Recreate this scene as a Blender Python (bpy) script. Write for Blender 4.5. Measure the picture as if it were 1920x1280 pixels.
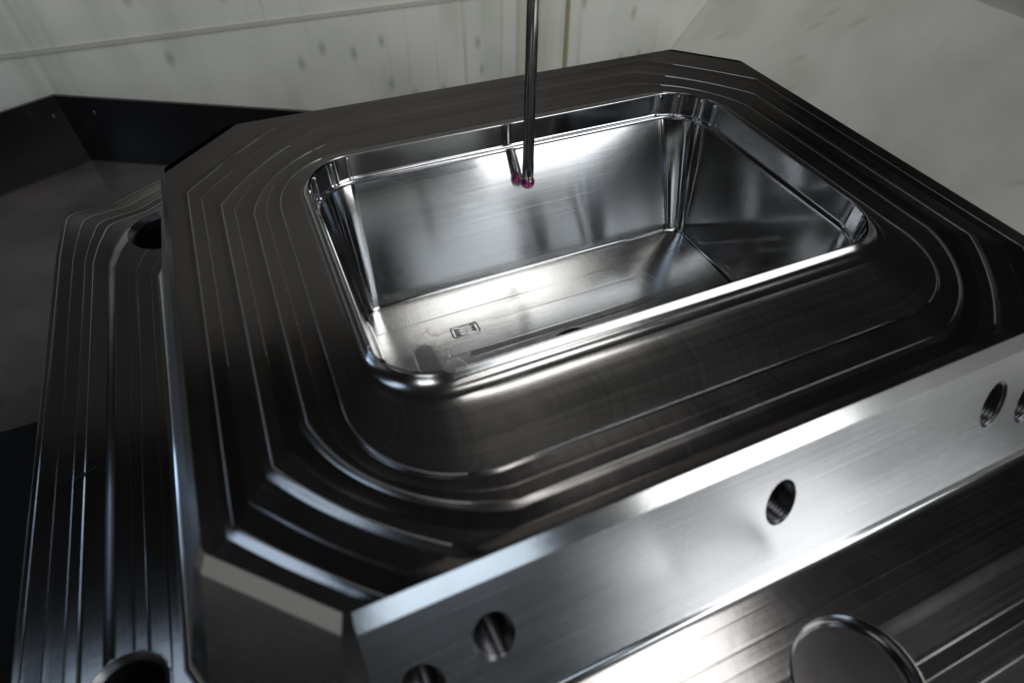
import bpy, bmesh, math, random
from mathutils import Vector, Matrix
from mathutils.geometry import tessellate_polygon

random.seed(7)
for o in list(bpy.data.objects):
    bpy.data.objects.remove(o)
sc = bpy.context.scene
COL = sc.collection
MM = 0.001

# ------------------------------------------------------------------ camera
cam_data = bpy.data.cameras.new('camera')
cam = bpy.data.objects.new('camera', cam_data)
COL.objects.link(cam)
cam.matrix_world = Matrix(((0.91320401, 0.30073661, -0.2749835, 0.04403469),
                           (-0.40708138, 0.70392376, -0.58204475, -0.0533979),
                           (0.01852526, 0.64346626, 0.76525027, 0.13274088),
                           (0, 0, 0, 1)))
cam_data.sensor_width = 36.0
cam_data.lens = 1084.957 / 1920 * 36.0
cam_data.shift_x = (960 - 978.119) / 1920
cam_data.shift_y = (706.482 - 640) / 1920
cam_data.clip_start = 0.005
cam_data.clip_end = 50
cam_data.dof.use_dof = True
cam_data.dof.focus_distance = 0.285
cam_data.dof.aperture_fstop = 9.0
sc.camera = cam

# ------------------------------------------------------------------ world, lamps, exposure
world = bpy.data.worlds.new('World')
sc.world = world
world.use_nodes = True
bg = world.node_tree.nodes['Background']
bg.inputs['Color'].default_value = (1.0, 0.92, 0.86, 1)
bg.inputs['Strength'].default_value = 0.006


def area_lamp(name, az, el, dist, w, h, radiance, color, target=(0.15, 0.09, -0.02)):
    """rectangular lamp seen from the block at azimuth az (from +y towards +x), elevation el"""
    d = bpy.data.lights.new(name, 'AREA')
    d.shape = 'RECTANGLE'
    d.size = w
    d.size_y = h
    d.energy = radiance * math.pi * w * h
    d.color = color
    o = bpy.data.objects.new(name, d)
    COL.objects.link(o)
    a, e = math.radians(az), math.radians(el)
    v = Vector((math.sin(a) * math.cos(e), math.cos(a) * math.cos(e), math.sin(e)))
    o.location = Vector(target) + v * dist
    o.rotation_euler = v.to_track_quat('Z', 'Y').to_euler()
    return o


area_lamp('ceiling_light', 144, 34, 1.0, 0.70, 0.52, 2.9, (0.93, 0.97, 1.0))
area_lamp('side_door_light', 219, 45, 1.0, 0.30, 0.26, 3.4, (0.93, 0.97, 1.0))
area_lamp('door_light', 151, 12, 0.95, 0.34, 0.54, 3.5, (0.97, 0.985, 1.0))
area_lamp('window_light', 182, 3, 1.0, 0.30, 0.17, 2.0, (0.72, 0.86, 1.0))
area_lamp('blue_streak_fill', 303, 11, 0.55, 0.15, 0.15, 3.2, (0.50, 0.70, 1.0), target=(-0.04, 0.08, -0.053))  # unseen lamp added so the left plate step reflects a blue streak
area_lamp('tube_light', 288, 57, 1.0, 0.34, 0.16, 1.7, (0.62, 0.78, 1.0))
area_lamp('work_lamp', 118, 76, 1.1, 0.36, 0.34, 4.3, (1.0, 0.98, 0.95), target=(0.2, 0.25, -0.05))

# unseen fill lamp above the block, added to brighten the back and right panels
_d = bpy.data.lights.new('wall_fill', 'AREA')
_d.shape = 'RECTANGLE'
_d.size, _d.size_y = 0.60, 0.06
_d.energy = 10.0 * math.pi * 0.60 * 0.06
_d.color = (1.0, 0.985, 0.95)
_o = bpy.data.objects.new('wall_fill', _d)
COL.objects.link(_o)
_o.location = (0.22, 0.27, 0.40)
_o.rotation_euler = Vector((-0.18, -0.98, 0.0)).to_track_quat('Z', 'Y').to_euler()

sc.view_settings.view_transform = 'Standard'
sc.view_settings.look = 'None'
sc.view_settings.exposure = 0.0
sc.view_settings.gamma = 1.0
sc.view_settings.use_curve_mapping = False
sc.render.engine = 'CYCLES'
sc.cycles.max_bounces = 14
sc.cycles.glossy_bounces = 12
sc.cycles.sample_clamp_indirect = 6.0
sc.cycles.use_denoising = True


# ------------------------------------------------------------------ materials
def new_mat(name):
    m = bpy.data.materials.new(name)
    m.use_nodes = True
    nt = m.node_tree
    return m, nt, nt.nodes['Principled BSDF']


def N(nt, typ, **kw):
    n = nt.nodes.new(typ)
    for k, v in kw.items():
        setattr(n, k, v)
    return n


def metal(name, color=(0.55, 0.545, 0.54), rough=0.24, var=0.10, fu=0.03, fv=2.2, bump=0.05,
          aniso=0.5, arot=0.25, arcs=None, blotch=0.06, wavy=0.5):
    """machined steel; UV is in millimetres, u along the cutter path, v across it"""
    m, nt, b = new_mat(name)
    L = nt.links
    b.inputs['Metallic'].default_value = 1.0
    b.inputs['Anisotropic'].default_value = aniso
    b.inputs['Anisotropic Rotation'].default_value = arot
    uv = N(nt, 'ShaderNodeUVMap')
    tan = N(nt, 'ShaderNodeTangent', direction_type='UV_MAP')
    L.new(tan.outputs[0], b.inputs['Tangent'])
    mp = N(nt, 'ShaderNodeMapping')
    mp.inputs['Scale'].default_value = (fu, fv, 1)
    L.new(uv.outputs[0], mp.inputs[0])
    n1 = N(nt, 'ShaderNodeTexNoise')
    n1.inputs['Scale'].default_value = 1.0
    n1.inputs['Detail'].default_value = 2
    n1.inputs['Roughness'].default_value = 0.5
    L.new(mp.outputs[0], n1.inputs['Vector'])
    geo = N(nt, 'ShaderNodeTexCoord')
    n2 = N(nt, 'ShaderNodeTexNoise')
    n2.inputs['Scale'].default_value = 55
    n2.inputs['Detail'].default_value = 4
    L.new(geo.outputs['Object'], n2.inputs['Vector'])
    # roughness: base + lines + blotches
    r1 = N(nt, 'ShaderNodeMath', operation='MULTIPLY_ADD')
    r1.inputs[1].default_value = var
    r1.inputs[2].default_value = rough - var * 0.5
    L.new(n1.outputs['Fac'], r1.inputs[0])
    r2 = N(nt, 'ShaderNodeMath', operation='MULTIPLY_ADD')
    r2.inputs[1].default_value = blotch
    L.new(n2.outputs['Fac'], r2.inputs[0])
    L.new(r1.outputs[0], r2.inputs[2])
    L.new(r2.outputs[0], b.inputs['Roughness'])
    # colour: faint tarnish
    mx = N(nt, 'ShaderNodeMix', data_type='RGBA')
    mx.inputs[6].default_value = tuple(c * 0.90 for c in color) + (1,)
    mx.inputs[7].default_value = tuple(min(1, c * 1.08) for c in color) + (1,)
    L.new(n1.outputs['Fac'], mx.inputs[0])
    L.new(mx.outputs[2], b.inputs['Base Color'])
    h = n1.outputs['Fac']
    rr_in = r2
    if arcs:
        R, freq, amt = arcs
        sp = N(nt, 'ShaderNodeSeparateXYZ')
        L.new(uv.outputs[0], sp.inputs[0])
        sq = N(nt, 'ShaderNodeMath', operation='MULTIPLY')
        L.new(sp.outputs[1], sq.inputs[0])
        L.new(sp.outputs[1], sq.inputs[1])
        ad = N(nt, 'ShaderNodeMath', operation='MULTIPLY_ADD')
        ad.inputs[1].default_value = 1.0 / (2 * R)
        L.new(sq.outputs[0], ad.inputs[0])
        L.new(sp.outputs[0], ad.inputs[2])
        n3 = N(nt, 'ShaderNodeTexNoise', noise_dimensions='1D')
        n3.inputs['Scale'].default_value = freq
        n3.inputs['Detail'].default_value = 4
        L.new(ad.outputs[0], n3.inputs['W'])
        mm = N(nt, 'ShaderNodeMath', operation='MULTIPLY_ADD')
        mm.inputs[1].default_value = amt
        L.new(n3.outputs['Fac'], mm.inputs[0])
        L.new(n1.outputs['Fac'], mm.inputs[2])
        h = mm.outputs[0]
        r3 = N(nt, 'ShaderNodeMath', operation='MULTIPLY_ADD')
        r3.inputs[1].default_value = 0.16 * min(1.0, amt)
        L.new(n3.outputs['Fac'], r3.inputs[0])
        L.new(r2.outputs[0], r3.inputs[2])
        L.new(r3.outputs[0], b.inputs['Roughness'])
    bp = N(nt, 'ShaderNodeBump')
    bp.inputs['Strength'].default_value = bump
    bp.inputs['Distance'].default_value = 0.0003
    L.new(h, bp.inputs['Height'])
    bp2 = N(nt, 'ShaderNodeBump')
    bp2.inputs['Strength'].default_value = wavy
    bp2.inputs['Distance'].default_value = 0.00012
    L.new(n2.outputs['Fac'], bp2.inputs['Height'])
    L.new(bp.outputs[0], bp2.inputs['Normal'])
    L.new(bp2.outputs[0], b.inputs['Normal'])
    return m


STEEL_TOP = metal('milled_steel', color=(0.39, 0.38, 0.375), rough=0.115, var=0.06, fu=0.008, fv=1.1, bump=0.03, arcs=(14, 0.6, 0.25), blotch=.06)
STEEL_TOP_B = metal('milled_steel_satin', color=(0.40, 0.39, 0.385), rough=0.135, var=0.07, fu=0.008, fv=0.9, bump=0.035, arcs=(12, 0.6, 0.3), blotch=.10)
STEEL_TOP_C = metal('milled_steel_dull', color=(0.40, 0.39, 0.385), rough=0.12, var=0.07, fu=0.01, fv=0.7, bump=0.04, arcs=(16, 0.5, 0.3), blotch=.12)
TOPS = (STEEL_TOP, STEEL_TOP_B, STEEL_TOP_C)
STEEL_SATIN = metal('satin_steel', color=(0.46, 0.455, 0.45), rough=0.175, var=0.07, fu=0.008, fv=0.9, bump=0.03, arcs=(14, 0.6, 0.25), blotch=.06)
STEEL_RIM = metal('rim_steel', color=(0.6, 0.6, 0.6), rough=0.15, var=0.06, fu=0.01, bump=0.03)
STEEL_SIDE = metal('ground_steel', color=(0.60, 0.605, 0.61), rough=0.23, var=0.08, fu=0.008, fv=0.8, bump=0.02, aniso=0.65)
STEEL_BURR = metal('burr_steel', color=(0.72, 0.72, 0.72), rough=0.30, var=0.1, bump=0.02, aniso=0.0)
STEEL_EDGE = metal('chamfer_steel', color=(0.66, 0.66, 0.66), rough=0.16, var=0.06, bump=0.03)
STEEL_WALL = metal('cavity_steel', color=(0.68, 0.69, 0.70), rough=0.13, var=0.05, fu=0.006, fv=1.0, bump=0.022, aniso=0.9, blotch=.03, wavy=.25)
STEEL_WALL_SHADED = metal('cavity_steel_fine_shaded', color=(0.52, 0.525, 0.53), rough=0.085, var=0.03, fu=0.006, fv=1.0, bump=0.006, aniso=0.6, blotch=.015, wavy=.12)  # finer finish; the darker base colour paints in shade on the right wall
STEEL_POL = metal('polished_steel', color=(0.62, 0.62, 0.63), rough=0.10, var=0.04, bump=0.01, aniso=0.2)
STEEL_COL = metal('collar_steel', color=(0.66, 0.67, 0.68), rough=0.075, var=0.04, fu=0.006, fv=1.0, bump=0.008, aniso=0.5, blotch=.02, wavy=.2)
STEEL_FLOOR = metal('floor_steel', color=(0.73, 0.725, 0.71), rough=0.11, var=0.05, fu=0.02, fv=0.6, bump=0.055,
                    aniso=0.2, arcs=(15, 1.6, 1.0))
STEEL_PLATE = metal('plate_steel', color=(0.34, 0.335, 0.335), rough=0.14, var=0.06, fu=0.008, fv=1.0, bump=0.025, arcs=(14, 0.5, 0.15), blotch=.05)
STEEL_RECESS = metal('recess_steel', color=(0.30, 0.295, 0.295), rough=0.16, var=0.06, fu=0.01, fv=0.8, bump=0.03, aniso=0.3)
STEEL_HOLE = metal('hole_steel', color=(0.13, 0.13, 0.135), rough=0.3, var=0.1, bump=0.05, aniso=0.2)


def paint(name, base, dark, rough=0.45, streak=1.0, spots=1.0, rust=(0.42, 0.38, 0.20), rusty=0.0, cloud=0.25, wet=0.0):
    """stained painted sheet metal, procedural in object space (x along wall, z up)"""
    m, nt, b = new_mat(name)
    L = nt.links
    tc = N(nt, 'ShaderNodeTexCoord')

    def noise(scale, detail=4, vec=(1, 1, 1)):
        mp = N(nt, 'ShaderNodeMapping')
        mp.inputs['Scale'].default_value = vec
        L.new(tc.outputs['Object'], mp.inputs[0])
        n = N(nt, 'ShaderNodeTexNoise')
        n.inputs['Scale'].default_value = scale
        n.inputs['Detail'].default_value = detail
        L.new(mp.outputs[0], n.inputs['Vector'])
        return n.outputs['Fac']

    def ramp(x, lo, hi):
        r = N(nt, 'ShaderNodeMapRange', clamp=True)
        r.inputs['From Min'].default_value = lo
        r.inputs['From Max'].default_value = hi
        L.new(x, r.inputs['Value'])
        return r.outputs[0]

    def mul(x, y):
        r = N(nt, 'ShaderNodeMath', operation='MULTIPLY')
        for k, q in enumerate((x, y)):
            if isinstance(q, (int, float)):
                r.inputs[k].default_value = q
            else:
                L.new(q, r.inputs[k])
        return r.outputs[0]

    def mixc(c1, c2, f):
        mx = N(nt, 'ShaderNodeMix', data_type='RGBA')
        for k, q in ((6, c1), (7, c2)):
            if isinstance(q, tuple):
                mx.inputs[k].default_value = q + (1,)
            else:
                L.new(q, mx.inputs[k])
        L.new(f, mx.inputs[0])
        return mx.outputs[2]

    patch = ramp(noise(7, 3), 0.42, 0.68)                       # where streaks gather
    st = mul(mul(ramp(noise(1, 4, (45, 45, 2.2)), 0.47, 0.72), patch), 0.45 * streak)
    thin = mul(mul(ramp(noise(1, 2, (150, 150, 3)), 0.60, 0.72), ramp(noise(5, 2), 0.45, 0.6)), 0.4 * streak)
    cl = mul(ramp(noise(14, 5), 0.40, 0.75), cloud)
    vo = N(nt, 'ShaderNodeTexVoronoi', voronoi_dimensions='2D')
    vo.inputs['Scale'].default_value = 24
    mp2 = N(nt, 'ShaderNodeMapping')
    mp2.inputs['Scale'].default_value = (1.5, 1.5, 0.8)
    L.new(tc.outputs['Object'], mp2.inputs[0])
    sx = N(nt, 'ShaderNodeSeparateXYZ')
    L.new(mp2.outputs[0], sx.inputs[0])
    cx = N(nt, 'ShaderNodeCombineXYZ')
    for k, f in ((0, 0.37), (1, 0.83)):
        ma = N(nt, 'ShaderNodeMath', operation='MULTIPLY_ADD')
        ma.inputs[1].default_value = f
        L.new(sx.outputs[1], ma.inputs[0])
        L.new(sx.outputs[0 if k == 0 else 2], ma.inputs[2])
        L.new(ma.outputs[0], cx.inputs[k])
    L.new(cx.outputs[0], vo.inputs['Vector'])
    gt = N(nt, 'ShaderNodeMath', operation='GREATER_THAN')
    gt.inputs[1].default_value = 0.55
    L.new(vo.outputs['Color'], gt.inputs[0])
    sp = mul(mul(ramp(vo.outputs['Distance'], 0.17, 0.02), gt.outputs[0]), 0.55 * spots)
    c = mixc(base, dark, st)
    c = mixc(c, dark, thin)
    c = mixc(c, dark, cl)
    c = mixc(c, dark, sp)
    if rusty > 0:
        c = mixc(c, rust, mul(mul(ramp(noise(1, 3, (30, 30, 2)), 0.55, 0.75), ramp(noise(4, 2, (1, 1, 1)), 0.5, 0.65)), rusty))
    L.new(c, b.inputs['Base Color'])
    if wet > 0:
        rr = N(nt, 'ShaderNodeMapRange', clamp=True)
        rr.inputs['From Min'].default_value = 0.4
        rr.inputs['From Max'].default_value = 0.65
        rr.inputs['To Min'].default_value = rough
        rr.inputs['To Max'].default_value = rough * (1 - wet)
        L.new(noise(20, 4), rr.inputs['Value'])
        L.new(rr.outputs[0], b.inputs['Roughness'])
    else:
        b.inputs['Roughness'].default_value = rough
    bp = N(nt, 'ShaderNodeBump')
    bp.inputs['Strength'].default_value = 0.15
    bp.inputs['Distance'].default_value = 0.001
    L.new(noise(30, 4), bp.inputs['Height'])
    L.new(bp.outputs[0], b.inputs['Normal'])
    return m


PAINT_WALL = paint('stained_white_paint', (0.70, 0.705, 0.65), (0.21, 0.23, 0.16), streak=1.0, rusty=0.7)
PAINT_SLOPE = paint('scuffed_white_paint', (0.64, 0.635, 0.585), (0.36, 0.335, 0.295), streak=0.25, spots=0.8, cloud=0.5)
PAINT_BLACK = paint('wet_black_paint', (0.006, 0.006, 0.008), (0.02, 0.018, 0.02), rough=0.25, streak=0.6)
PAINT_TRAY = paint('brown_grey_tray', (0.105, 0.09, 0.086), (0.03, 0.03, 0.025), rough=0.34, streak=0.0, spots=0.7, cloud=0.9, wet=0.7)
PAINT_TABLE = paint('dark_table', (0.008, 0.008, 0.009), (0.004, 0.004, 0.004), rough=0.6)
SEAM = paint('rusty_seam', (0.30, 0.27, 0.15), (0.20, 0.17, 0.08), rough=0.6)
PAINT_TABLE.node_tree.nodes['Principled BSDF'].inputs['Specular IOR Level'].default_value = 0.08
PAINT_UPPER = paint('dull_brown_paint', (0.030, 0.0255, 0.021), (0.016, 0.014, 0.012), rough=0.6)
GREY_SEAM = paint('grey_seam', (0.50, 0.50, 0.45), (0.34, 0.34, 0.29), rough=0.6)


def simple(name, color, rough, metallic=0.0, coat=0.0, noise=0.15):
    m, nt, b = new_mat(name)
    n = N(nt, 'ShaderNodeTexNoise')
    n.inputs['Scale'].default_value = 400
    mx = N(nt, 'ShaderNodeMix', data_type='RGBA')
    mx.inputs[6].default_value = tuple(c * (1 - noise) for c in color) + (1,)
    mx.inputs[7].default_value = tuple(c * (1 + noise) for c in color) + (1,)
    nt.links.new(n.outputs['Fac'], mx.inputs[0])
    nt.links.new(mx.outputs[2], b.inputs['Base Color'])
    b.inputs['Roughness'].default_value = rough
    b.inputs['Metallic'].default_value = metallic
    b.inputs['Coat Weight'].default_value = coat
    return m


RUBY = simple('synthetic_ruby', (0.26, 0.003, 0.14), 0.04, coat=1.0)
_b = RUBY.node_tree.nodes['Principled BSDF']
_b.inputs['Transmission Weight'].default_value = 0.5
_b.inputs['IOR'].default_value = 1.76
CARBIDE = simple('carbide_shaft', (0.34, 0.33, 0.325), 0.13, metallic=1.0)
DROP = simple('milky_coolant', (0.10, 0.10, 0.11), 0.12, coat=0.3)
INK = simple('black_marker_ink', (0.004, 0.004, 0.005), 0.5)


# ------------------------------------------------------------------ mesh helpers
def finish(name, bm, mat, parent=None, sharp=None, smooth=True):
    if sharp is not None:
        lim = math.radians(sharp)
        for e in bm.edges:
            if len(e.link_faces) == 2 and e.calc_face_angle(0) > lim:
                e.smooth = False
    for f in bm.faces:
        f.smooth = smooth
    me = bpy.data.meshes.new(name)
    bm.to_mesh(me)
    bm.free()
    me.materials.append(mat)
    o = bpy.data.objects.new(name, me)
    COL.objects.link(o)
    if parent is not None:
        o.parent = parent
    return o


def tag(o, label=None, cat=None, group=None, kind=None):
    if label:
        o['label'] = label
    if cat:
        o['category'] = cat
    if group:
        o['group'] = group
    if kind:
        o['kind'] = kind
    return o


def loft(bm, loops, closed=True, v0=0.0, flip=False):
    """loops: lists of (x,y,z) in mm with the same count; u runs along a loop, v across loops (mm)"""
    uvl = bm.loops.layers.uv.verify()
    n = len(loops[0])
    vs = [[bm.verts.new((p[0] * MM, p[1] * MM, p[2] * MM)) for p in lp] for lp in loops]
    us = [0.0]
    lp = loops[len(loops) // 2]
    for i in range(n):
        a, b = lp[i], lp[(i + 1) % n]
        us.append(us[-1] + math.dist(a, b))
    vv = [v0]
    for k in range(len(loops) - 1):
        a, b = loops[k][n // 3], loops[k + 1][n // 3]
        vv.append(vv[-1] + math.dist(a, b))
    faces = []
    m = n if closed else n - 1
    for k in range(len(loops) - 1):
        for i in range(m):
            j = (i + 1) % n
            q = [vs[k][i], vs[k][j], vs[k + 1][j], vs[k + 1][i]]
            uv = [(us[i], vv[k]), (us[i + 1], vv[k]), (us[i + 1], vv[k + 1]), (us[i], vv[k + 1])]
            if flip:
                q.reverse()
                uv.reverse()
            if len({id(v) for v in q}) < 4:
                continue
            f = bm.faces.new(q)
            for l, t in zip(f.loops, uv):
                l[uvl].uv = t
            faces.append(f)
    return vs


def flat_poly(bm, outer, holes, to3d, uvscale=1.0, uvo=(0, 0)):
    """planar polygon with holes; outer/holes are 2D lists (mm)"""
    uvl = bm.loops.layers.uv.verify()
    rings = [outer] + holes
    pts = [p for r in rings for p in r]
    tris = tessellate_polygon([[Vector((p[0], p[1], 0)) for p in r] for r in rings])
    vs = [bm.verts.new(Vector(to3d(*p)) * MM) for p in pts]
    for t in tris:
        a, b, c = [Vector((pts[i][0], pts[i][1], 0)) for i in t]
        if (b - a).cross(c - a).z < 0:
            t = t[::-1]
        if (b - a).cross(c - a).length < 1e-7:
            continue
        f = bm.faces.new([vs[i] for i in t])
        for l, i in zip(f.loops, t):
            l[uvl].uv = (pts[i][0] * uvscale - uvo[0], pts[i][1] * uvscale - uvo[1])


def circle(cx, cy, rx, ry, n=40, ph=0.0):
    return [(cx + rx * math.cos(ph + 2 * math.pi * i / n), cy + ry * math.sin(ph + 2 * math.pi * i / n)) for i in range(n)]


NC, NS = 25, 30


def resample(pts, n):
    d = [0.0]
    for a, b in zip(pts, pts[1:]):
        d.append(d[-1] + math.dist(a, b))
    out = []
    for i in range(n):
        t = d[-1] * i / (n - 1)
        k = 0
        while k < len(d) - 2 and d[k + 1] < t:
            k += 1
        w = (t - d[k]) / max(1e-9, d[k + 1] - d[k])
        out.append(tuple(pts[k][j] + (pts[k + 1][j] - pts[k][j]) * w for j in range(2)))
    return out


def corner(cx, cy, sx, sy, c, w):
    """corner at (cx,cy); sx,sy point from the corner into the rectangle; arc -> straight cut by w.
    runs from the point on the edge parallel to y to the point on the edge parallel to x"""
    out = []
    ox, oy = cx + sx * c, cy + sy * c
    for i in range(NC):
        t = i / (NC - 1)
        a = t * math.pi / 2
        arc = (ox - sx * c * math.cos(a), oy - sy * c * math.sin(a))
        cut = (cx + sx * c * t, cy + sy * c * (1 - t))
        out.append((arc[0] + (cut[0] - arc[0]) * w, arc[1] + (cut[1] - arc[1]) * w))
    return out


def contour(x0, x1, y0, y1, c, w, custom=None):
    """counter-clockwise closed outline: FL corner, front edge, FR, right edge, BR, back edge, BL, left edge"""
    cs = [corner(x0, y0, 1, 1, c, w), corner(x1, y0, -1, 1, c, w)[::-1],
          corner(x1, y1, -1, -1, c, w), corner(x0, y1, 1, -1, c, w)[::-1]]
    if custom:
        for k, pts in custom.items():
            cs[k] = resample(pts, NC)
    out = []
    for k in range(4):
        out += cs[k]
        a, b = cs[k][-1], cs[(k + 1) % 4][0]
        for i in range(1, NS + 1):
            t = i / (NS + 1)
            out.append((a[0] + (b[0] - a[0]) * t, a[1] + (b[1] - a[1]) * t))
    return out


def mix(a, b, t):
    return [(p[0] + (q[0] - p[0]) * t, p[1] + (q[1] - p[1]) * t) for p, q in zip(a, b)]


def at(lp, z):
    return [(p[0], p[1], z) for p in lp]


def lin(xs, ys, x):
    if x <= xs[0]:
        return ys[0]
    for i in range(len(xs) - 1):
        if x <= xs[i + 1]:
            t = (x - xs[i]) / (xs[i + 1] - xs[i])
            return ys[i] + (ys[i + 1] - ys[i]) * t
    return ys[-1]


# ------------------------------------------------------------------ setting: machine enclosure
def quad_sheet(name, pts, mat, thick=3.0, nrm=None):
    """sheet of real thickness from a planar polygon (mm), extruded along nrm"""
    bm = bmesh.new()
    n = Vector(nrm).normalized() * thick
    f = [bm.verts.new(Vector(p) * MM) for p in pts]
    g = [bm.verts.new((Vector(p) - n) * MM) for p in pts]
    bm.faces.new(f)
    bm.faces.new(g[::-1])
    for i in range(len(pts)):
        j = (i + 1) % len(pts)
        bm.faces.new([f[j], f[i], g[i], g[j]])
    bmesh.ops.recalc_face_normals(bm, faces=bm.faces)
    return finish(name, bm, mat, smooth=False)


bw = quad_sheet('back_wall', [(-700, 550, -320), (700, 550, -320), (700, 550, 95), (-700, 550, 95)], PAINT_WALL, 4, (0, -1, 0))
tag(bw, kind='structure')
# folded seam along the wall and a rusty vertical seam
up = quad_sheet('upper_panel', [(-700, 556, 96), (700, 556, 96), (700, 556, 420), (-700, 556, 420)], PAINT_UPPER, 4, (0, -1, 0))
up.parent = bw
sm = quad_sheet('panel_seam', [(-690, 549.0, -61.0), (545, 549.0, -61.0), (545, 549.0, -57.6), (-690, 549.0, -57.6)], GREY_SEAM, 0.8, (0, -1, 0))
sm.parent = bw
sm = quad_sheet('rust_streak', [(371, 548.6, -300), (376, 548.6, -300), (370, 548.6, 60), (366, 548.6, 60)], SEAM, 1.5, (0, -1, 0))
sm.parent = bw


def slope_z(x):
    return -93.3 + (x - 553.5) * 1.146


sl = quad_sheet('chute_slope', [(400, 549, slope_z(400)), (400, -500, slope_z(400)), (612, -500, slope_z(612)), (612, 549, slope_z(612))],
                PAINT_SLOPE, 4, (-1.146, 0, 1))
tag(sl, kind='structure')
rw = quad_sheet('right_wall', [(616, 549, slope_z(612) - 12), (616, -500, slope_z(612) - 12), (616, -500, 70), (616, 549, 70)], PAINT_SLOPE, 4, (-1, 0, 0))
tag(rw, kind='structure')
lw = quad_sheet('left_wall', [(-480, -500, -320), (-480, 370, -320), (-480, 370, 70), (-480, -500, 70)], PAINT_SLOPE, 4, (1, 0, 0))
tag(lw, kind='structure')
tray = quad_sheet('tray_floor', [(-700, -500, -141), (540, -500, -141), (540, 545, -141), (-700, 545, -141)], PAINT_TRAY, 5, (0, 0, 1))
tag(tray, kind='structure')


def wall_strip(name, a, b, zt, zb, mat, th):
    """vertical sheet from a to b in plan"""
    ax, ay = a
    bx, by = b
    nx, ny = (by - ay), -(bx - ax)
    l = math.hypot(nx, ny)
    return quad_sheet(name, [(ax, ay, zb), (bx, by, zb), (bx, by, zt), (ax, ay, zt)], mat, th, (nx / l, ny / l, 0))


bk1 = wall_strip('trough_wall', (-104.1, 530), (240, 336), -85.1, -140, PAINT_BLACK, 3)
tag(bk1, kind='structure')
bk2 = wall_strip('trough_wall', (-400, 378), (-102.0, 531.2), -85.1, -140, PAINT_BLACK, 3)
tag(bk2, kind='structure')

# drops of coolant on the black sheets
for (wall, a, b, spots) in ((bk1, (-104.1, 530), (240, 336), ((.07, -97, 1.3), (.34, -111, 1.1), (.62, -98, 1.4))),
                            (bk2, (-400, 378), (-102, 531.2), ((.97, -99, 1.2),))):
    for (t, z, r) in spots:
        px, py = a[0] + (b[0] - a[0]) * t, a[1] + (b[1] - a[1]) * t
        nx, ny = (b[1] - a[1]), -(b[0] - a[0])
        l = math.hypot(nx, ny)
        nx, ny = nx / l, ny / l
        tx, ty = ny, -nx
        bm = bmesh.new()
        lps = []
        for k in range(6):
            f = math.pi / 2 * k / 5
            rr, hh = r * math.cos(f) + .01, r * .45 * math.sin(f)
            lps.append([(px + nx * hh + tx * rr * .8 * math.cos(q), py + ny * hh + ty * rr * .8 * math.cos(q), z + rr * 1.4 * math.sin(q)) for q in [2 * math.pi * j / 14 for j in range(14)]])
        loft(bm, lps)
        bmesh.ops.recalc_face_normals(bm, faces=bm.faces)
        o = finish('coolant_drop', bm, DROP, wall)

table = quad_sheet('machine_table', [(-125, -260, -95.2), (420, -260, -95.2), (420, 185, -95.2), (-125, 185, -95.2)], PAINT_TABLE, 60, (0, 0, 1))
tag(table, kind='structure')

# ------------------------------------------------------------------ the mould half
mould = bpy.data.objects.new('mould_half', None)
COL.objects.link(mould)
mould.location = (0, 0, 0)
tag(mould, 'machined steel mould half with deep rectangular cavity and stepped octagonal face', 'mould')

W, D, CC = 300.0, 239.66, 28.0
CHO, CHD, K = 3.45, 4.9, 0.4096
ZP = -53.0

# half planes of the octagon with bevelled corners (normal, distance)
R2 = math.sqrt(0.5)
lines = [((0, -1), 0), ((R2, -R2), (W - CC) * R2), ((1, 0), W), ((R2, R2), (W + D - CC) * R2), ((0, 1), D),
         ((-R2, R2), (D - CC) * R2), ((-1, 0), 0), ((-R2, -R2), -CC * R2)]
BEV = 0.42


def isect(l1, l2):
    (a, b), e = l1
    (c, d), f = l2
    det = a * d - b * c
    return ((e * d - b * f) / det, (a * f - e * c) / det)


full = []
for i in range(8):
    full.append(lines[i])
    n1, n2 = lines[i][0], lines[(i + 1) % 8][0]
    p = isect(lines[i], lines[(i + 1) % 8])
    nx, ny = n1[0] + n2[0], n1[1] + n2[1]
    l = math.hypot(nx, ny)
    nx, ny = nx / l, ny / l
    full.append(((nx, ny), nx * p[0] + ny * p[1] - BEV))


def ring(off):
    """16 vertices; face i runs from vertex i-1 to vertex i"""
    L = [(n, d + off) for n, d in full]
    return [isect(L[i], L[(i + 1) % 16]) for i in range(16)]


r_top = ring(0)
r_ch = ring(CHO)
o_base = CHO + K * (-ZP - CHD)
r_base = ring(o_base)
FIL = 2.6   # foot fillet
r_fil = ring(CHO + K * (-(ZP + FIL) - CHD))

# --- front face with threaded screw holes (2D: x, distance down the slope)
SL = math.sqrt(1 + K * K)


def front3d(x, q):
    h = q / SL
    return (x, -CHO - K * h, -CHD - h)


Q_END = (-(ZP + FIL) - CHD) * SL
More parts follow.
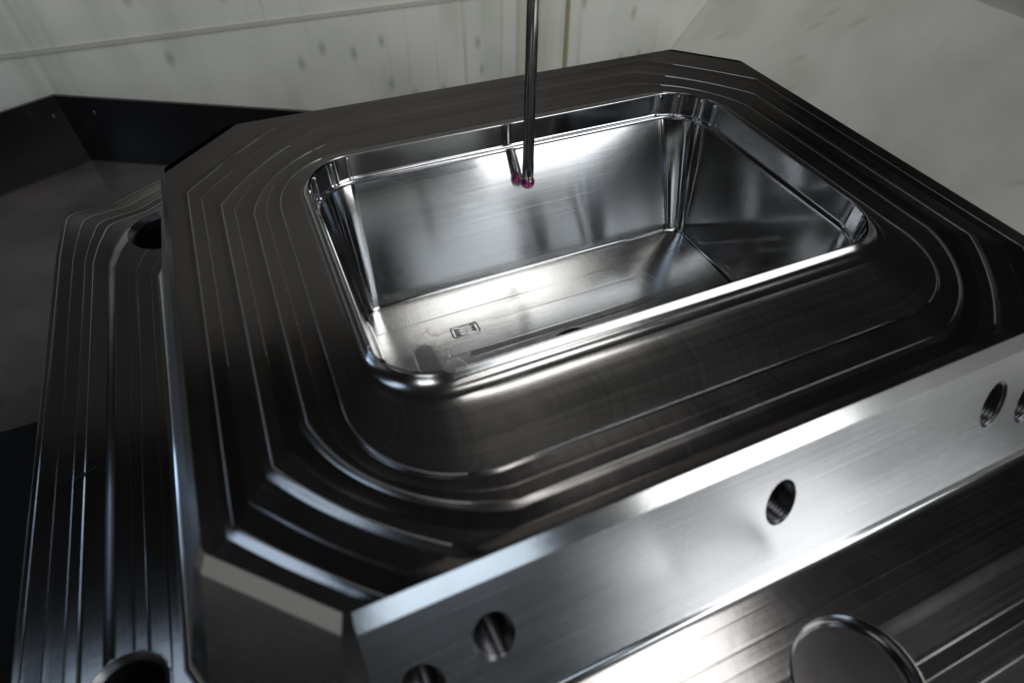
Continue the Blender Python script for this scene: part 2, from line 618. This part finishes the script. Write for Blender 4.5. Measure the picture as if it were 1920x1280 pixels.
# (centre x, z, half width, half height)
HOLES = [(37.9, -29.6, 5.5, 8.6), (58.3, -23.4, 5.5, 8.8), (151.2, -22.5, 5.4, 8.4), (243.4, -22.0, 5.6, 9.0), (263.0, -27.4, 5.6, 8.8)]
raised = None
side_objs = []
for i in range(16):
    a0, a1 = r_ch[i - 1], r_ch[i]
    b0, b1 = r_fil[i - 1], r_fil[i]
    bm = bmesh.new()
    zc, zb = -CHD, ZP + FIL
    if i == 0:
        outer = [(a0[0], 0), (b0[0], Q_END), (b1[0], Q_END), (a1[0], 0)]
        holes = []
        for (hx, hz, rx, ry) in HOLES:
            qc = (-hz - CHD) * SL
            holes.append(circle(hx, qc, rx + 0.35, ry + 0.35, 40))
        outer2 = [(x, -q) for x, q in outer]
        holes2 = [[(x, -q) for x, q in h] for h in holes]
        flat_poly(bm, outer2, holes2, lambda x, q: front3d(x, -q))
    else:
        loft(bm, [[(b0[0], b0[1], zb), (b1[0], b1[1], zb)], [(a0[0], a0[1], zc), (a1[0], a1[1], zc)]], closed=False)
    nm = 'side_face' if i % 2 == 0 else 'corner_bevel'
    if raised is None:
        raised = finish('raised_block', bm, STEEL_SIDE, mould, smooth=False)
    else:
        finish(nm, bm, STEEL_SIDE if i % 2 == 0 else STEEL_EDGE, raised, smooth=False)
    # chamfer piece
    t0, t1 = r_top[i - 1], r_top[i]
    bm = bmesh.new()
    mid0 = tuple((t0[k] + a0[k]) / 2 for k in range(2))
    mid1 = tuple((t1[k] + a1[k]) / 2 for k in range(2))
    loft(bm, [[(a0[0], a0[1], -CHD), (a1[0], a1[1], -CHD)], [(t0[0], t0[1], 0), (t1[0], t1[1], 0)]], closed=False)
    finish('edge_chamfer', bm, STEEL_EDGE, raised, smooth=False)

# foot fillet all round
bm = bmesh.new()
lps = []
for k in range(9):
    a = k / 8 * math.radians(90 - math.degrees(math.atan(K)))
    # blend from the drafted face to the plate
    t = k / 8
    o = CHO + K * (-(ZP + FIL) - CHD) + K * FIL * t * (1 - t) + (FIL * 1.25) * (t ** 2.2)
    z = ZP + FIL * (1 - t) ** 2.0 + 0.0
    lps.append(at(ring(o), z))
loft(bm, lps[::-1])
finish('foot_fillet', bm, STEEL_RIM, raised, sharp=25)
O_FOOT = CHO + K * (-(ZP + FIL) - CHD) + FIL * 1.25

# --- screw holes: chamfer + threaded bore, drilled square to the face
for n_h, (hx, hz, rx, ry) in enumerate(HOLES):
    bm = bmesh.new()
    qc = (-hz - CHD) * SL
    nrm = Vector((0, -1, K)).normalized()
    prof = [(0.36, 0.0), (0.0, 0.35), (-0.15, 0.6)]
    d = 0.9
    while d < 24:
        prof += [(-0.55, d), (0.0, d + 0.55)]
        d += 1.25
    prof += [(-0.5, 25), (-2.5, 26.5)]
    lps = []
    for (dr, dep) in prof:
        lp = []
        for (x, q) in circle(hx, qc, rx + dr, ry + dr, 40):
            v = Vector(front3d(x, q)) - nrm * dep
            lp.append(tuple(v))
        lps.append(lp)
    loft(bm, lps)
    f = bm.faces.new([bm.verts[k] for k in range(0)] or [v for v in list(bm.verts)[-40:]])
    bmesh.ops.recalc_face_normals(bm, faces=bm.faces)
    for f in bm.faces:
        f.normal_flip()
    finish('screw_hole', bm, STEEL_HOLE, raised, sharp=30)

def bead(bm, pts, r, z, closed=False, n=6):
    """half round bead lying on a flat"""
    m = len(pts)
    lps = []
    for i, p in enumerate(pts):
        a = pts[(i - 1) % m] if closed or i > 0 else p
        b = pts[(i + 1) % m] if closed or i < m - 1 else p
        tx, ty = b[0] - a[0], b[1] - a[1]
        l = math.hypot(tx, ty)
        nx, ny = -ty / l, tx / l
        lp = []
        for k in range(n + 1):
            t = math.pi * k / n
            lp.append((p[0] + nx * r * math.cos(t), p[1] + ny * r * math.cos(t), z + r * math.sin(t)))
        lps.append(lp)
    if closed:
        lps.append(lps[0])
    loft(bm, lps, closed=False)


# ------------------------------------------------------------------ stepped top face
RX0, RX1, RY0, RY1 = 52.4, 251.6, 56.8, 189.4
rim_c = contour(RX0, RX1, RY0, RY1, 21, 0.0)


def seg_pts(i, j):
    return [r_top[k % 16] for k in range(i, j + 1)]


# r_top[i] joins face i and i+1 ; faces: 0 front,1 bev,2 FR cut,3 bev,4 right,5,6 BR cut,7,8 back,9,10 BL cut,11,12 left,13,14 FL cut,15
def path_contour(e):
    """cutter path e mm outside the innermost one; it runs past the edge of the face and is trimmed there"""
    c = lin([0, 11, 22, 33, 45], [36, 46, 46, 44, 44], e)
    w = lin([0, 11, 22, 33, 45], [0, .35, .75, .9, 1.0], e)
    return contour(39.7 - e, 261.0 + e, 22.0 - e * 1.07, 201.0 + e, c, w)


def rim_contour(d):
    """outline d mm (nominal) outside the cavity edge; the lip is wider along the front"""
    return contour(RX0 - .32 * d, RX1 + .3 * d, RY0 - .68 * d, RY1 + .3 * d, 21 + .3 * d, 0.0)


rim_d = [0, .12, .3, .6, 1.0, 1.6, 2.3, 3.0, 3.6, 4.1, 4.6, 5.1, 5.6, 6.2, 6.9, 7.6, 8.3, 9.0, 9.8, 10.8, 12.0]
rim_z = [1.95 - (1.95 - z) * .72 for z in (1.6, 1.86, 1.95, 1.92, 1.68, 1.12, .38, -.32, -.76, -.96, -1.06, -1.12, -1.22, -1.46, -1.86, -2.2, -2.42, -2.56, -2.64, -2.68, -2.69)]
bm = bmesh.new()
PER = NC + NS


def along(corners, edges):
    """value per outline point: one level per corner, one per straight edge, blended near the corners.
    order: FL corner + front edge, FR corner + right edge, BR corner + back edge, BL corner + left edge"""
    out = []
    for i in range(4 * PER):
        k, j = divmod(i, PER)
        if j < NC:
            t = j / (NC - 1)
            side = edges[k - 1] if t < .5 else edges[k]
            e = min(1.0, min(t, 1 - t) * 5)
            out.append(side + (corners[k] - side) * (0.6 + 0.4 * e))
        else:
            t = (j - NC + 1) / (NS + 1)
            e = abs(t - .5) * 2
            cv = corners[k] if t < .5 else corners[(k + 1) % 4]
            out.append(edges[k] + (cv - edges[k]) * 0.6 * e ** 14)
    return out


# the front of the lip has a double roll, elsewhere it falls in one sweep
LIP = along((.15, .25, 0, 0), (1.0, 0, 0, 0))
lps = []
for d, z in zip(rim_d, rim_z):
    t = max(0.0, (d - .9) / 9.5)
    plain = z if d < .9 else 1.79 - 3.18 * min(1.0, 1 - (1 - min(1, t)) ** 2.6)
    lps.append([(p[0], p[1], plain + (z - plain) * q) for p, q in zip(rim_contour(d), LIP)])
loft(bm, lps, flip=True)
rim = finish('cavity_rim', bm, STEEL_RIM, raised)

NEAR = along((1.0, .9, .05, .07), (.07, .22, .01, .12))
BURR = along((.8, 1.2, .25, .8), (.16, .9, .03, 1.0))


def lane_mod(fn, d0, d1, zs, h0, z1, step_w, step_h, dish, amp=1.0, n=8, near=None, burr=None):
    """one cutter pass: shallow dished lane, thin burr on its crest, then a step down whose height varies along the path"""
    near = near or NEAR
    burr = burr or BURR
    L = []
    ph = [random.uniform(0, 6.28) for _ in range(4)]
    burr = [r * max(.12, .75 + .45 * math.sin(i * .11 + ph[0]) + .35 * math.sin(i * .29 + ph[1]) + .3 * math.sin(i * .63 + ph[2])) for i, r in enumerate(burr)]
    bw_ = .55 + .75 * min(1.0, amp)
    bw_ = min(bw_, step_w / .62) if step_w else bw_
    dm = d1 - step_w
    for k in range(n + 1):
        t = k / n
        c = fn(d0 + (dm - d0) * t)
        L.append([(p[0], p[1], (zs - h0 * m) * (1 - t) + z1 * t - dish * 4 * t * (1 - t)) for p, m in zip(c, near)])
    if step_w > 0:
        for (q, g, bu) in ((.04, 0, .35), (.16, 0, 1.0), (.30, 0, .3), (.40, .0, 0)):
            c = fn(dm + q * bw_)
            L.append([(p[0], p[1], z1 - step_h * m * g + bu * .13 * r * amp) for p, m, r in zip(c, near, burr)])
        for (t, g) in ((.40, .06), (.46, .12), (.70, .55), (.92, .93), (1.0, 1.0)):
            c = fn(dm + .40 * bw_ + (step_w - .40 * bw_) * (t - .36) / .64)
            L.append([(p[0], p[1], z1 - step_h * m * g) for p, m in zip(c, near)])
    return L


def trim(bm):
    """cut a lane off at the edge of the face and ease it down to the edge"""
    for (nx, ny), d in full:
        g = list(bm.verts) + list(bm.edges) + list(bm.faces)
        bmesh.ops.bisect_plane(bm, geom=g, dist=1e-7, plane_co=Vector((nx * d * MM, ny * d * MM, 0)), plane_no=Vector((nx, ny, 0)), clear_outer=True)
    for v in bm.verts:
        ds = min(d - (nx * v.co.x + ny * v.co.y) / MM for (nx, ny), d in full)
        if ds < 4:
            v.co.z *= max(0.0, ds / 4)


def keep_largest(bm):
    left = set(bm.verts)
    best = set()
    while left:
        stack = [left.pop()]
        isl = set(stack)
        while stack:
            v = stack.pop()
            for e in v.link_edges:
                o = e.other_vert(v)
                if o not in isl:
                    isl.add(o)
                    stack.append(o)
        left -= isl
        if len(isl) > len(best):
            best = isl
    bmesh.ops.delete(bm, geom=[v for v in bm.verts if v not in best], context='VERTS')


# between the lip and the first path
bm = bmesh.new()
c0, c1 = rim_contour(12.0), path_contour(-.6)
lps = []
for k in range(25):
    t = k / 24
    rip = .05 * math.exp(-((t - .30) / .02) ** 2) + .04 * math.exp(-((t - .62) / .02) ** 2)
    lps.append([(p[0], p[1], -1.39 - .43 * t - 1.1 * math.sin(math.pi * t ** .58) * q2 + rip * q) for p, q, q2 in zip(mix(c0, c1, t), along((.5, .5, .2, .4), (1.0, .2, 0, .2)), LIP)])
loft(bm, lps, flip=True, v0=-6)
finish('milled_lane', bm, STEEL_SATIN, raised)
# (e0, e1, z before inner step, inner step, z at outer end, step width, step height, dish, burr)
LANES = [(-.6, .9, -1.82, 0, -1.80, 1.4, .34, .0, 1.0),
         (.9, 6.0, -1.80, .34, -1.70, .6, .03, .04, .25),
         (6.0, 12.0, -1.70, .03, -1.40, 2.3, .62, .03, 1.0),
         (12.0, 17.0, -1.40, .62, -1.25, .6, .03, .04, .35),
         (17.0, 23.0, -1.25, .03, -.85, 2.4, .66, .03, 1.0),
         (23.0, 28.0, -.85, .66, -.65, .6, .03, .04, .3),
         (28.0, 34.0, -.65, .03, -.3, 2.0, .42, .03, .9),
         (34.0, 45.0, -.3, .42, 0.0, 0, 0, 0, 0)]
for ln in LANES:
    bm = bmesh.new()
    loft(bm, lane_mod(path_contour, *ln), flip=True, v0=-(ln[1] - ln[0]) / 2)
    trim(bm)
    if len(bm.faces):
        finish('milled_lane', bm, TOPS[LANES.index(ln) % 3], raised)
    else:
        bm.free()

# raised burrs along the lane crests: left run with both left corners, right run, and faint ones along the front
BURR_E = [(-.35, -1.80, .15), (5.5, -1.70, .07), (9.9, -1.40, .15), (13.2, -1.62, .06), (16.5, -1.25, .09), (20.8, -.85, .17), (24.5, -.95, .06),
          (27.5, -.65, .08), (32.2, -.30, .13), (35.5, -.35, .06)]
for e, z, r in BURR_E:
    c = path_contour(e)
    runs = [(c[3 * PER + 6:] + c[:NC - 4], 1.25), (c[PER + 5:2 * PER + NC - 6], 1.25), (c[NC - 4:PER + 5], .42)]
    for run, w in runs:
        pts = []
        for a0, a1 in zip(run, run[1:]):
            pts += [a0, ((a0[0] + a1[0]) / 2, (a0[1] + a1[1]) / 2)]
        if r * w < .04 or (r < .1 and run is not runs[0][0]):
            continue
        # weak lines come and go
        cuts = [(0, len(pts))]
        if r < .1:
            m = len(pts)
            cuts = [(int(m * random.uniform(.10, .2)), int(m * random.uniform(.55, .62)))]
        for i0, i1 in cuts:
            bm = bmesh.new()
            bead(bm, pts[i0:i1], r * w, z - .02, n=5)
            trim(bm)
            keep_largest(bm)
            if len(bm.faces) > 6:
                finish('burr_line', bm, STEEL_BURR, raised)
            else:
                bm.free()

# ------------------------------------------------------------------ cavity
Z_COL, Z_FLOOR = -8.6, -66.0


def faceted(x0, x1, y0, y1, c, ridge):
    """collar outline: rounded corner cut as three flats with a small ridge at each joint"""
    base = contour(x0, x1, y0, y1, c, 0.0)
    out = list(base)
    cents = [(x0 + c, y0 + c), (x1 - c, y0 + c), (x1 - c, y1 - c), (x0 + c, y1 - c)]
    per = NC + NS
    for k in range(4):
        pts = base[k * per:k * per + NC]
        keys = [0, 7, 16, 24]
        cx, cy = cents[k]
        for a, b in zip(keys, keys[1:]):
            for i in range(a, b + 1):
                t = (i - a) / (b - a)
                fx = pts[a][0] + (pts[b][0] - pts[a][0]) * t
                fy = pts[a][1] + (pts[b][1] - pts[a][1]) * t
                out[k * per + i] = (fx, fy)
        for kk in keys[1:-1]:
            for off, amt in ((-1, 0.15), (0, 1.0), (1, 0.15)):
                p = out[k * per + kk + off]
                dx, dy = cx - p[0], cy - p[1]
                l = math.hypot(dx, dy)
                out[k * per + kk + off] = (p[0] + dx / l * ridge * amt, p[1] + dy / l * ridge * amt)
    return out


wall_top = contour(RX0 + 2.2, RX1 - 1.9, RY0 + 2.4, RY1 - 2.2, 19, 0.0)
wall_bot = contour(60.4, 243.9, 59.3, 166.9, 9, 0.0)
col = faceted(RX0 + .05, RX1 - .05, RY0 + .05, RY1 - .05, 21, 1.3)

cav = None
# main drafted wall with foot radius
bm = bmesh.new()
lps = []
for k in range(13):
    t = k / 12
    lps.append(at(mix(wall_top, wall_bot, t), -10.6 + (Z_FLOOR + 1.6 + 10.6) * t))
inn = contour(60.4 + 1.5, 243.9 - 1.5, 59.3 + 1.5, 166.9 - 1.5, 8, 0.0)
for k in range(1, 7):
    a = k / 6 * math.pi / 2
    lps.append(at(mix(wall_bot, inn, 1 - math.cos(a)), Z_FLOOR + 1.6 - 1.6 * math.sin(a)))
loft(bm, lps, flip=True)
for f in bm.faces:
    f.normal_flip()
# back face brushed; other faces and corners finer, darkened in colour as shade
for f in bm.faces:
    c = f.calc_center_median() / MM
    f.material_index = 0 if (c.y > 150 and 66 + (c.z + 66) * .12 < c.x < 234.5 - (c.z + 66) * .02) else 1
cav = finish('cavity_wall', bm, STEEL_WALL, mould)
cav.data.materials.append(STEEL_WALL_SHADED)
# collar
bm = bmesh.new()
lps = [at(col, 1.56), at(col, -3.5), at(col, -7), at(col, Z_COL + .6)]
loft(bm, lps, flip=False)
finish('cavity_collar', bm, STEEL_COL, cav, sharp=12)
# narrow ribs left where the corner flats of the collar meet
for k, (cx, cy) in enumerate(((RX0 + 21, RY0 + 21), (RX1 - 21, RY0 + 21), (RX1 - 21, RY1 - 21), (RX0 + 21, RY1 - 21))):
    for kk, rr in ((1, .75), (7, .6), (16, .6), (23, .75)):
        px, py = col[k * (NC + NS) + kk]
        ang = math.atan2(cy - py, cx - px)
        bm = bmesh.new()
        lps = []
        for z, q in ((1.45, .3), (1.2, .8), (.6, 1), (-3, 1), (Z_COL + 1.2, 1), (Z_COL + .5, 1.25), (Z_COL + .1, 1.7)):
            lps.append([(px + rr * q * math.cos(ang + t) - .15 * math.cos(ang), py + rr * q * math.sin(ang + t) - .15 * math.sin(ang), z) for t in [math.radians(x) for x in (-95, -70, -45, -20, 0, 20, 45, 70, 95)]])
        loft(bm, lps, closed=False)
        finish('corner_rib', bm, STEEL_POL, cav)
# ledge between collar and wall
bm = bmesh.new()
prof = [(0, Z_COL + .6), (.02, Z_COL + .35), (.08, Z_COL + .1), (.18, Z_COL - .15), (.32, Z_COL - .32), (.5, Z_COL - .42), (.68, Z_COL - .46),
        (.8, Z_COL - .55), (.9, Z_COL - .8), (.97, Z_COL - 1.3), (1.0, Z_COL - 2.0)]
loft(bm, [at(mix(col, wall_top, t), z) for t, z in prof])
finish('cavity_ledge', bm, STEEL_POL, cav, sharp=50)

# floor with passes, raised panel, emblem and gate hole
SF = 0.9754


def S(x, y):
    return (44.03 + (x - 44.03) * SF, -53.4 + (y + 53.4) * SF)


hole_c, hole_r = S(151.0, 107.8), 11.9
bm = bmesh.new()
flat_poly(bm, [(p[0], p[1]) for p in inn], [circle(*hole_c, hole_r, hole_r, 48)], lambda x, y: (x, y, Z_FLOOR), uvo=(0, 158))
floor = finish('cavity_floor', bm, STEEL_FLOOR, mould, smooth=False)
bm = bmesh.new()
zs = [(0.7, Z_FLOOR + .62), (0.2, Z_FLOOR + .5), (0, Z_FLOOR + .1), (0, Z_FLOOR - 20)]
loft(bm, [at(circle(*hole_c, hole_r + r, hole_r + r, 48), z) for r, z in zs])
f = bm.faces.new(list(bm.verts)[-48:])
finish('gate_hole', bm, STEEL_HOLE, floor, sharp=40)


def slab(name, outline, z0, z1, mat, parent, holes=(), bev=0.35, tilt=(0, 0)):
    """thin raised pad with a rounded edge; tilt in mm per mm"""
    bm = bmesh.new()
    n = len(outline)
    cx = sum(p[0] for p in outline) / n
    cy = sum(p[1] for p in outline) / n

    def inset(d):
        out = []
        for i in range(n):
            a, b, c = outline[i - 1], outline[i], outline[(i + 1) % n]
            e1 = Vector((b[0] - a[0], b[1] - a[1])).normalized()
            e2 = Vector((c[0] - b[0], c[1] - b[1])).normalized()
            nn = Vector((-(e1.y + e2.y), e1.x + e2.x))
            nn = nn.normalized() if nn.length > 1e-6 else Vector((0, 0))
            out.append((b[0] + nn.x * d, b[1] + nn.y * d))
        return out

    def zz(p, z):
        return z + tilt[0] * (p[0] - cx) + tilt[1] * (p[1] - cy)
    lps = [at(outline, z0)]
    for k in range(1, 5):
        t = k / 4
        r = inset(bev * (1 - math.cos(t * math.pi / 2)))
        h = z0 + (z1 - z0) * math.sin(t * math.pi / 2)
        lps.append([(p[0], p[1], zz(p, h) if k == 4 else h) for p in r])
    loft(bm, lps)
    inn2 = inset(bev)
    flat_poly(bm, inn2, [list(h) for h in holes], lambda x, y: (x, y, zz((x, y), z1)), uvo=(random.uniform(0, 300), cy + random.uniform(-2, 2)))
    return finish(name, bm, mat, parent, sharp=25)


# rounded panel in the floor
pan = [(75.2, 68.5), (246.0, 68.5), (246.0, 151.3)]
pan += [(118 + 0, 151.6)] + [(95 + 23 * (1 - t) - 0, 151.6 - 2.4 * t ** 1.7) for t in (.25, .5, .75, 1.0)]
arc = [(95 - 20.0 * math.sin(a) ** 1.0, 149.2 - 22.0 * (1 - math.cos(a))) for a in [math.radians(x) for x in (15, 30, 45, 60, 75, 90)]]
pan += [(x, y) for x, y in arc]
pan = [S(*q) for q in pan]
gate = [circle(*hole_c, hole_r + .7, hole_r + .7, 48)]
slab('floor_panel', pan, Z_FLOOR - .05, Z_FLOOR + .62, STEEL_FLOOR, floor, holes=gate, bev=.6)
# overlapping cutter passes left on the floor: (x0,x1,y0,y1,z,tilt)
PASS = [(86, 204, 141.0, 150.4, .78, (0, .012)), (86, 243, 125.0, 140.9, .86, (0, -.009)),
        (100, 201.5, 121.2, 124.8, 1.0, (0, .03)), (75.8, 85.6, 100, 138, .86, (.03, 0)), (86, 97, 72, 124.5, .9, (-.02, 0))]
for (x0, x1, y0, y1, z, tl) in PASS:
    hw = (y1 - y0) / 2
    if x1 - x0 > y1 - y0:
        ends = [(x0 + hw - hw * math.sin(q), y0 + hw + hw * math.cos(q)) for q in [math.radians(w) for w in range(0, 181, 20)]]
        ol = [(x1, y0), (x1, y1)] + ends
    else:
        hw = (x1 - x0) / 2
        ends = [(x0 + hw + hw * math.cos(q), y1 - hw + hw * math.sin(q)) for q in [math.radians(w) for w in range(0, 181, 20)]]
        ol = [(x0, y0), (x1, y0)] + ends
    slab('cutter_pass', [S(*q) for q in ol], Z_FLOOR + .60, Z_FLOOR + z + .02, STEEL_FLOOR, floor, bev=.22, tilt=tl)
slab('cutter_pass', [S(63.5, 153), S(69.7, 153), S(69.7, 168.5), S(63.5, 168.5)], Z_FLOOR - .02, Z_FLOOR + .22, STEEL_FLOOR, floor, bev=.25, tilt=(.015, 0))
slab('cutter_pass', [S(70.2, 153.5), S(244, 153.5), S(244, 162.5), S(70.2, 162.5)], Z_FLOOR - .02, Z_FLOOR + .28, STEEL_FLOOR, floor, bev=.25, tilt=(0, .010))


# emblem: rounded frame with three waves
ez = Z_FLOOR + .92
bm = bmesh.new()
ex0, ex1, ey0, ey1, er = 96.9, 110.5, 135.9, 142.7, 1.3
fr = []
for (cx, cy, a0) in ((ex1 - er, ey0 + er, -90), (ex1 - er, ey1 - er, 0), (ex0 + er, ey1 - er, 90), (ex0 + er, ey0 + er, 180)):
    for k in range(7):
        a = math.radians(a0 + 15 * k)
        fr.append((cx + er * math.cos(a), cy + er * math.sin(a)))
fr = [S(*q) for q in fr]
bead(bm, fr, .42, ez, closed=True)
bmesh.ops.recalc_face_normals(bm, faces=bm.faces)
emb = finish('engraved_emblem', bm, STEEL_POL, floor)
for k in range(3):
    bm = bmesh.new()
    y = 137.6 + 1.7 * k
    pts = [(98.4 + 10.6 * i / 24, y + .55 * math.sin(2 * math.pi * (i / 24) * 1.0 + math.pi)) for i in range(25)]
    pts = [S(*q) for q in pts]
    bead(bm, pts, .48, ez)
    bmesh.ops.recalc_face_normals(bm, faces=bm.faces)
    o = finish('emblem_wave', bm, STEEL_POL, mould)
    o.parent = floor

# ------------------------------------------------------------------ base plate
foot_ring = ring(O_FOOT)


def ring_custom(r):
    def sp(i, j):
        return [r[k % 16] for k in range(i, j + 1)]
    return {0: sp(12, 15), 1: sp(0, 3), 2: sp(4, 7), 3: sp(8, 11)}


foot_c = contour(0, 1, 0, 1, .1, 1, custom=ring_custom(foot_ring))
PX0, PX1, PY0, PY1 = -70.0, 372.0, -82.0, 306.0
notch = [(-14, 306.5), (-22, 305.5), (-28, 302.5), (-46, 290.5), (-66, 289), (-69, 286), (-69.4, 270), (-70, 252)]
plate_c = contour(PX0, PX1, PY0, PY1, 12, .6, custom={3: notch})
WP = 46.0


def plate_contour(d):
    s = max(0, min(1, d / WP))
    c = mix(foot_c, plate_c, s)
    return c


PLATE_STEP = along((.7, .3, .2, .5), (.32, .3, .2, 1.0))
P_HOLES = [(-20.5, 254.0, 15.2, 1.9), (-40.5, 24.5, 9.8, 1.7), (154.0, -58.0, 18.2, 1.2)]   # x, y, bore radius, chamfer
P_LANES = [(0, 3.2, 0, 0, .02, .6, .05, .0, .4), (3.2, 9.5, .02, .05, .04, .6, .06, .01, .6), (9.5, 13.6, .04, .06, .05, .6, .03, .01, .3),
           (13.6, 22.4, .05, .03, .07, 4.0, 1.1, .01, .2), (22.4, 29.4, .07, 1.1, -.5, .9, .2, .02, .6), (29.4, 33, -.5, .2, -.42, .6, .08, .01, .5),
           (33, 38.6, -.42, .08, -.28, .6, .07, .01, .4), (38.6, 44.6, -.28, .07, -.1, .7, .14, .02, .9), (44.6, 46, -.1, .14, -.05, 0, 0, 0, 0)]
PLATE_BURR = along((.4, .2, .1, .4), (.16, .2, .1, .9))
def grow(lp, d):
    cx, cy = (PX0 + PX1) / 2, (PY0 + PY1) / 2
    hx, hy = (PX1 - PX0) / 2, (PY1 - PY0) / 2
    return [(cx + (p[0] - cx) * (hx + d) / hx, cy + (p[1] - cy) * (hy + d) / hy) for p in lp]


bm = bmesh.new()
flank = grow(plate_c, 1.3)
loft(bm, [at(flank, -95), at(flank, ZP - 1.6)])
f = bm.faces.new([v for v in list(bm.verts)[:len(flank)]][::-1])
plate = finish('base_plate', bm, STEEL_SIDE, mould, sharp=30)



def cut_holes(bm, holes):
    for (hx, hy, r, ch) in holes:
        R = (r + ch)
        c = Vector((hx * MM, hy * MM))
        Rm = R * MM
        inside = {v for v in bm.verts if (Vector((v.co.x, v.co.y)) - c).length < Rm}
        dead = [f for f in bm.faces if all(v in inside for v in f.verts)]
        bmesh.ops.delete(bm, geom=dead, context='FACES')
        for v in list(bm.verts):
            if v.is_valid and v in inside:
                if not v.link_faces:
                    bm.verts.remove(v)
                    continue
                d = Vector((v.co.x, v.co.y)) - c
                d.normalize()
                v.co.x, v.co.y = c.x + d.x * Rm, c.y + d.y * Rm


NS_OLD = NS
for ln in P_LANES:
    bm = bmesh.new()
    L = lane_mod(plate_contour, *ln, near=PLATE_STEP, burr=PLATE_BURR)
    L = [[(p[0], p[1], p[2] + ZP) for p in lp] for lp in L]
    # subdivide along the path so bores cut cleanly
    LL = []
    for lp in L:
        q = []
        for i in range(len(lp)):
            a, b = lp[i], lp[(i + 1) % len(lp)]
            m = 8 if (i % (NC + NS)) >= NC - 1 else 2
            for k in range(m):
                t = k / m
                q.append(tuple(a[j] + (b[j] - a[j]) * t for j in range(3)))
        LL.append(q)
    loft(bm, LL, flip=True, v0=-(ln[1] - ln[0]) / 2)
    cut_holes(bm, P_HOLES)
    finish('milled_lane', bm, STEEL_PLATE, plate)
# edge chamfer, flank and underside
bm = bmesh.new()


loft(bm, [at(grow(plate_c, 1.3), ZP - 1.6), at(plate_c, ZP - .05)])
finish('edge_chamfer', bm, STEEL_EDGE, plate)
# guide pillar bores
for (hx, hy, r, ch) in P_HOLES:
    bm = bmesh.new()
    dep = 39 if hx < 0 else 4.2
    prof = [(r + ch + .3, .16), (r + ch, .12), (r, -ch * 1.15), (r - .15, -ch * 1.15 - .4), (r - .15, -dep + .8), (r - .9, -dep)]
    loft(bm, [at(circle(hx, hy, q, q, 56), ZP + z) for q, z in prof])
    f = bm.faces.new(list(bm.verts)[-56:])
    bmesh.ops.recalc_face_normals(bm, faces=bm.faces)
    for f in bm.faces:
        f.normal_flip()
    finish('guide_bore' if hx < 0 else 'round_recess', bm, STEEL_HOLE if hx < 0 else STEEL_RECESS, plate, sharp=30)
# short black pen stroke on the plate
bm = bmesh.new()
pts = [(-57.2, 107.5), (-55, 108.4), (-52, 109.2), (-49.6, 110.2)]
lps = []
for i, p in enumerate(pts):
    w = (.25, .7, .6, .35)[i]
    lps.append([(p[0], p[1] - w, ZP - .42), (p[0], p[1] + w, ZP - .42)])
loft(bm, lps, closed=False, flip=True)
finish('pen_stroke', bm, INK, plate)

# ------------------------------------------------------------------ touch probe
probe = bpy.data.objects.new('touch_probe', None)
COL.objects.link(probe)
BX, BY, BZ = 152.6, 176.0, -21.5
probe.location = (BX * MM, BY * MM, BZ * MM)
tag(probe, 'slender grey probe stylus with magenta ruby tip reaching into the cavity', 'probe')
BR = 3.45
bm = bmesh.new()
lps = []
for k in range(25):
    a = math.pi * (0.001 + k / 24 * .998)
    lps.append(at(circle(0, 0, BR * math.sin(a), BR * math.sin(a), 40), -BR * math.cos(a)))
loft(bm, lps)
finish('ruby_ball', bm, RUBY, probe)
bm = bmesh.new()
prof = [(2.3, BR * .45), (2.7, BR * .55), (2.75, 4), (2.75, 9), (2.62, 10), (2.55, 60), (2.45, 110), (2.45, 240), (0.1, 240)]
loft(bm, [at(circle(0, 0, r, r, 48), z) for r, z in prof])
finish('shaft', bm, CARBIDE, probe, sharp=40)
